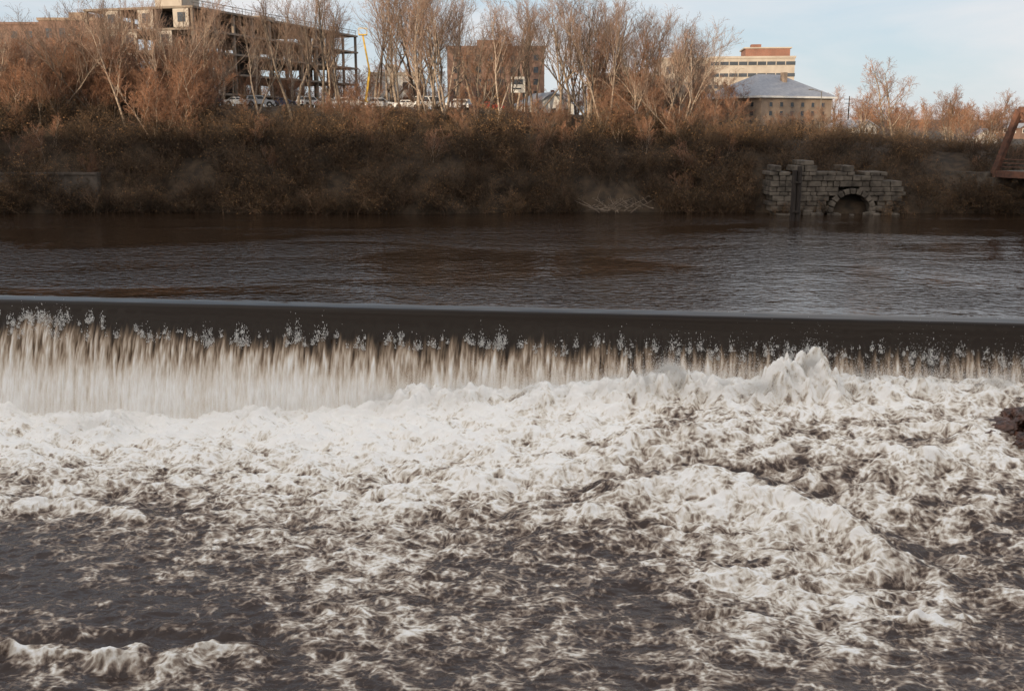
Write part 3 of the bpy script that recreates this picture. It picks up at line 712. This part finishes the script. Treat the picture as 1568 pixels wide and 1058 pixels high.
def car(name,x,y,pi,kind='sedan',rz=0):
    mb=MB()
    if kind=='sedan':
        body=[(-2.2,.35),(-2.25,.75),(-2.1,.95),(-1.35,1.0),(1.0,.98),(2.1,.82),(2.28,.6),(2.25,.35)]; cab=[(-1.55,.99),(-1.0,1.42),(.25,1.45),(1.05,.98)]
    elif kind=='suv':
        body=[(-2.25,.4),(-2.3,.9),(-2.2,1.1),(1.1,1.1),(2.15,.98),(2.3,.7),(2.28,.4)]; cab=[(-2.15,1.1),(-1.95,1.72),(.3,1.75),(1.15,1.1)]
    else:
        body=[(-2.6,.45),(-2.65,1.2),(1.5,1.2),(2.3,1.05),(2.5,.75),(2.45,.45)]; cab=[(-2.62,1.2),(-2.55,2.1),(1.0,2.1),(1.75,1.2)]
    mb.prism(body,-.88,.88,0); mb.prism(cab,-.8,.8,0)
    for sg in (-1,1):
        for (fa,fb) in ((.06,.48),(.54,.94)):
            lo=[cab[0][0]+(cab[3][0]-cab[0][0])*t for t in (fa,fb)]; hi=[cab[1][0]+(cab[2][0]-cab[1][0])*t for t in (fa,fb)]
            zl=cab[0][1]+.06; zh=cab[1][1]-.1
            mb.poly([(lo[0],sg*.812,zl),(lo[1],sg*.812,zl),(hi[1],sg*.812,zh),(hi[0],sg*.812,zh)],1)
    def scr(p,q,off):
        a=(p[0]+(q[0]-p[0])*.12+off,p[1]+(q[1]-p[1])*.12+.01); c=(p[0]+(q[0]-p[0])*.88+off,p[1]+(q[1]-p[1])*.88+.01)
        mb.poly([(a[0],-.7,a[1]),(a[0],.7,a[1]),(c[0],.66,c[1]),(c[0],-.66,c[1])],1)
    scr(cab[3],cab[2],.015); scr(cab[0],cab[1],-.015)
    for wx in (-1.42,1.42):
        for sg in (-1,1):
            mb.cyl((wx,sg*.82,.33),.33,.2,'y',16,2); mb.cyl((wx,sg*.93,.33),.19,.03,'y',10,3)
            mb.cyl((wx,sg*.80,.40),.42,.17,'y',16,4)
    fx=body[-2][0]; bx_=body[1][0]
    for sg in (-1,1):
        mb.box(fx-.1,fx+.02,sg*.62-.16,sg*.62+.16,.6,.76,3); mb.box(bx_-.02,bx_+.1,sg*.68-.12,sg*.68+.12,.68,.9,5)
        mb.box(.72,.9,sg*.9-.08,sg*.9+.08,cab[0][1],cab[0][1]+.13,0)
    mb.box(fx-.05,fx+.05,-.8,.8,.36,.5,4); mb.box(bx_-.06,bx_+.05,-.8,.8,.38,.5,4)
    g=float(np.interp(x,PX,PZ))+.43
    mb.make(name,[paints[pi],m_glass,m_tyre,m_chrome,m_dark,m_red],loc=(x,y,g),rz=rz,bevel=.04)
for px,y,pi,k,rz in [(375,175,0,'sedan',.2),(408,175,1,'suv',.3),(482,175,0,'suv',1.0),(512,175,1,'sedan',.5),(547,175,0,'suv',.15),(628,175,0,'sedan',.1),(664,175,0,'van',.3),(702,175,1,'suv',2.9),(118,176,2,'van',.2),(158,177,1,'sedan',.1),(330,176,3,'suv',.1),(752,177,4,'sedan',.1),(22,177,0,'sedan',0),(445,176,3,'sedan',0),(590,176,1,'suv',0)]:
    car('parked_'+('van' if k=='van' else 'car'),(px-784)/F*y,y,pi,k,rz)
def lamp(px,y,h):
    mb=MB(); mb.cyl((0,0,h/2),.11,h,n=8,r2=.07); mb.beam((0,0,h-.1),(-1.6,0,h+.35),.08,.08); mb.box(-2.3,-1.5,-.15,.15,h+.27,h+.42,0); mb.cyl((0,0,.3),.2,.6,n=8)
    x=(px-784)/F*y; mb.make('street_lamp',[m_conc],loc=(x,y,gz(x,y)))
lamp(152,178,10); lamp(1245,190,7); lamp(640,186,9)
mb=MB(); 
for sx_ in (-.9,.9): mb.beam((sx_,0,0),(sx_,0,7),.18,.18,1)
mb.box(-1.15,1.15,-.15,.05,4.6,7.1,0); mb.box(-.8,.8,-.17,-.153,5.9,6.7,2); mb.box(-.8,.5,-.17,-.153,5.1,5.35,2)
x=(793-784)/F*175; mb.make('roadside_sign',[m_white,m_steel,m_glass],loc=(x,175,gz(x,175)-1.6))
m_yel=mat('yellow_machine_paint',(.6,.38,.03),(.5,.3,.03),.5,1)
mb=MB(); mb.box(-1.2,1.2,-.9,.9,.5,1.5,0); 
for wx in (-.9,.9):
    for wy in (-.9,.9): mb.cyl((wx,wy,.45),.45,.3,'y',12,1)
mb.beam((0,0,1.5),(.8,0,6.5),.35,.35,0); mb.beam((.8,0,6.5),(-.2,0,12.5),.28,.28,0); mb.box(-.9,.5,-.5,.5,12.5,12.7,0)
for a_ in (-.9,.5):
    for c_ in (-.5,.5): mb.beam((a_,c_,12.7),(a_,c_,13.7),.06,.06,0)
for c_ in (-.5,.5): mb.beam((-.9,c_,13.7),(.5,c_,13.7),.06,.06,0)
x=(566-784)/F*188; mb.make('boom_lift',[m_yel,m_tyre],loc=(x,188,gz(x,188)))
mb=MB(); mb.cyl((0,0,4),.15,8,n=8,r2=.1); mb.beam((-1.1,0,7.4),(1.1,0,7.4),.12,.12); mb.beam((-.8,0,6.6),(.8,0,6.6),.12,.12)
x=(1287-784)/F*215; mb.make('utility_pole',[m_timber],loc=(x,215,gz(x,215)))
# ---------------------------------------------------------------- light
EL=R(8); AZ=R(35); tos=Vector((-math.sin(AZ)*math.cos(EL),-math.cos(AZ)*math.cos(EL),math.sin(EL)))
sun=bpy.data.lights.new('sun','SUN'); sun.energy=5.0; sun.angle=R(.6); sun.color=(1,.81,.58)
so=bpy.data.objects.new('sun',sun); scene.collection.objects.link(so); so.rotation_euler=(-tos).to_track_quat('-Z','Y').to_euler()
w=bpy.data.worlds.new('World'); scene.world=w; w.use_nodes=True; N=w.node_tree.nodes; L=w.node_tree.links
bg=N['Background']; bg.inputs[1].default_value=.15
sky=N.new('ShaderNodeTexSky'); sky.sky_type='NISHITA'; sky.sun_disc=False; sky.sun_elevation=EL; sky.sun_rotation=R(180)+AZ
sky.dust_density=.3; sky.ozone_density=3.0
tc=N.new('ShaderNodeTexCoord'); mp=N.new('ShaderNodeMapping'); mp.inputs['Scale'].default_value=(1,1,3.6); mp.inputs['Location'].default_value=(.35,0,.1); L.new(tc.outputs['Generated'],mp.inputs[0])
n=N.new('ShaderNodeTexNoise'); n.inputs['Scale'].default_value=2.8; n.inputs['Detail'].default_value=8; n.inputs['Roughness'].default_value=.55; n.inputs['Distortion'].default_value=.3; L.new(mp.outputs[0],n.inputs['Vector'])
r=N.new('ShaderNodeMapRange'); r.inputs['From Min'].default_value=.42; r.inputs['From Max'].default_value=.66; r.inputs['To Min'].default_value=0; r.inputs['To Max'].default_value=.9; L.new(n.outputs['Fac'],r.inputs['Value'])
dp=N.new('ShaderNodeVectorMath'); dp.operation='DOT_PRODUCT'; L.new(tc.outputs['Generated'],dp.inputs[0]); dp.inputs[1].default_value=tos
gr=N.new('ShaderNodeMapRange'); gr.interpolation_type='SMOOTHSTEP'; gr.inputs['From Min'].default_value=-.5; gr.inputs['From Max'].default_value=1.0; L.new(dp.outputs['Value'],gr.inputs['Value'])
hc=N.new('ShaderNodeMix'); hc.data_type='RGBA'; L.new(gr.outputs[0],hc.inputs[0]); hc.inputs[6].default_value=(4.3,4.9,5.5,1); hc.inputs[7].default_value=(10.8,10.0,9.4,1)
sz=N.new('ShaderNodeSeparateXYZ'); L.new(tc.outputs['Generated'],sz.inputs[0])
hf=N.new('ShaderNodeMapRange'); hf.inputs['From Min'].default_value=.15; hf.inputs['From Max'].default_value=.8; hf.inputs['To Min'].default_value=.80; hf.inputs['To Max'].default_value=.58; L.new(sz.outputs[2],hf.inputs['Value'])
hz=N.new('ShaderNodeMix'); hz.data_type='RGBA'; L.new(hf.outputs[0],hz.inputs[0]); L.new(sky.outputs[0],hz.inputs[6]); L.new(hc.outputs[2],hz.inputs[7])
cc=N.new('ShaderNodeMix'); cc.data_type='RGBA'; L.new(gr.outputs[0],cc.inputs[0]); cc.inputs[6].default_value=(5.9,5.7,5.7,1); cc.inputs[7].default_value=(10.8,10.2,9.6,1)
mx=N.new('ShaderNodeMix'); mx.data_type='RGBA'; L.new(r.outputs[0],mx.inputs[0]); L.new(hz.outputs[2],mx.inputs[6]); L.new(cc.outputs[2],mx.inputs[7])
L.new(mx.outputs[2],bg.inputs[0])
# ---------------------------------------------------------------- camera
cam=bpy.data.cameras.new('camera'); cam.lens=36*F/1568; cam.sensor_width=36; cam.clip_end=9000; cam.clip_start=.1
co=bpy.data.objects.new('camera',cam); scene.collection.objects.link(co); co.location=(0,0,CAMZ); co.rotation_euler=(math.pi/2-PITCH,0,0); scene.camera=co
scene.view_settings.view_transform='Standard'; scene.view_settings.look='None'; scene.view_settings.exposure=0
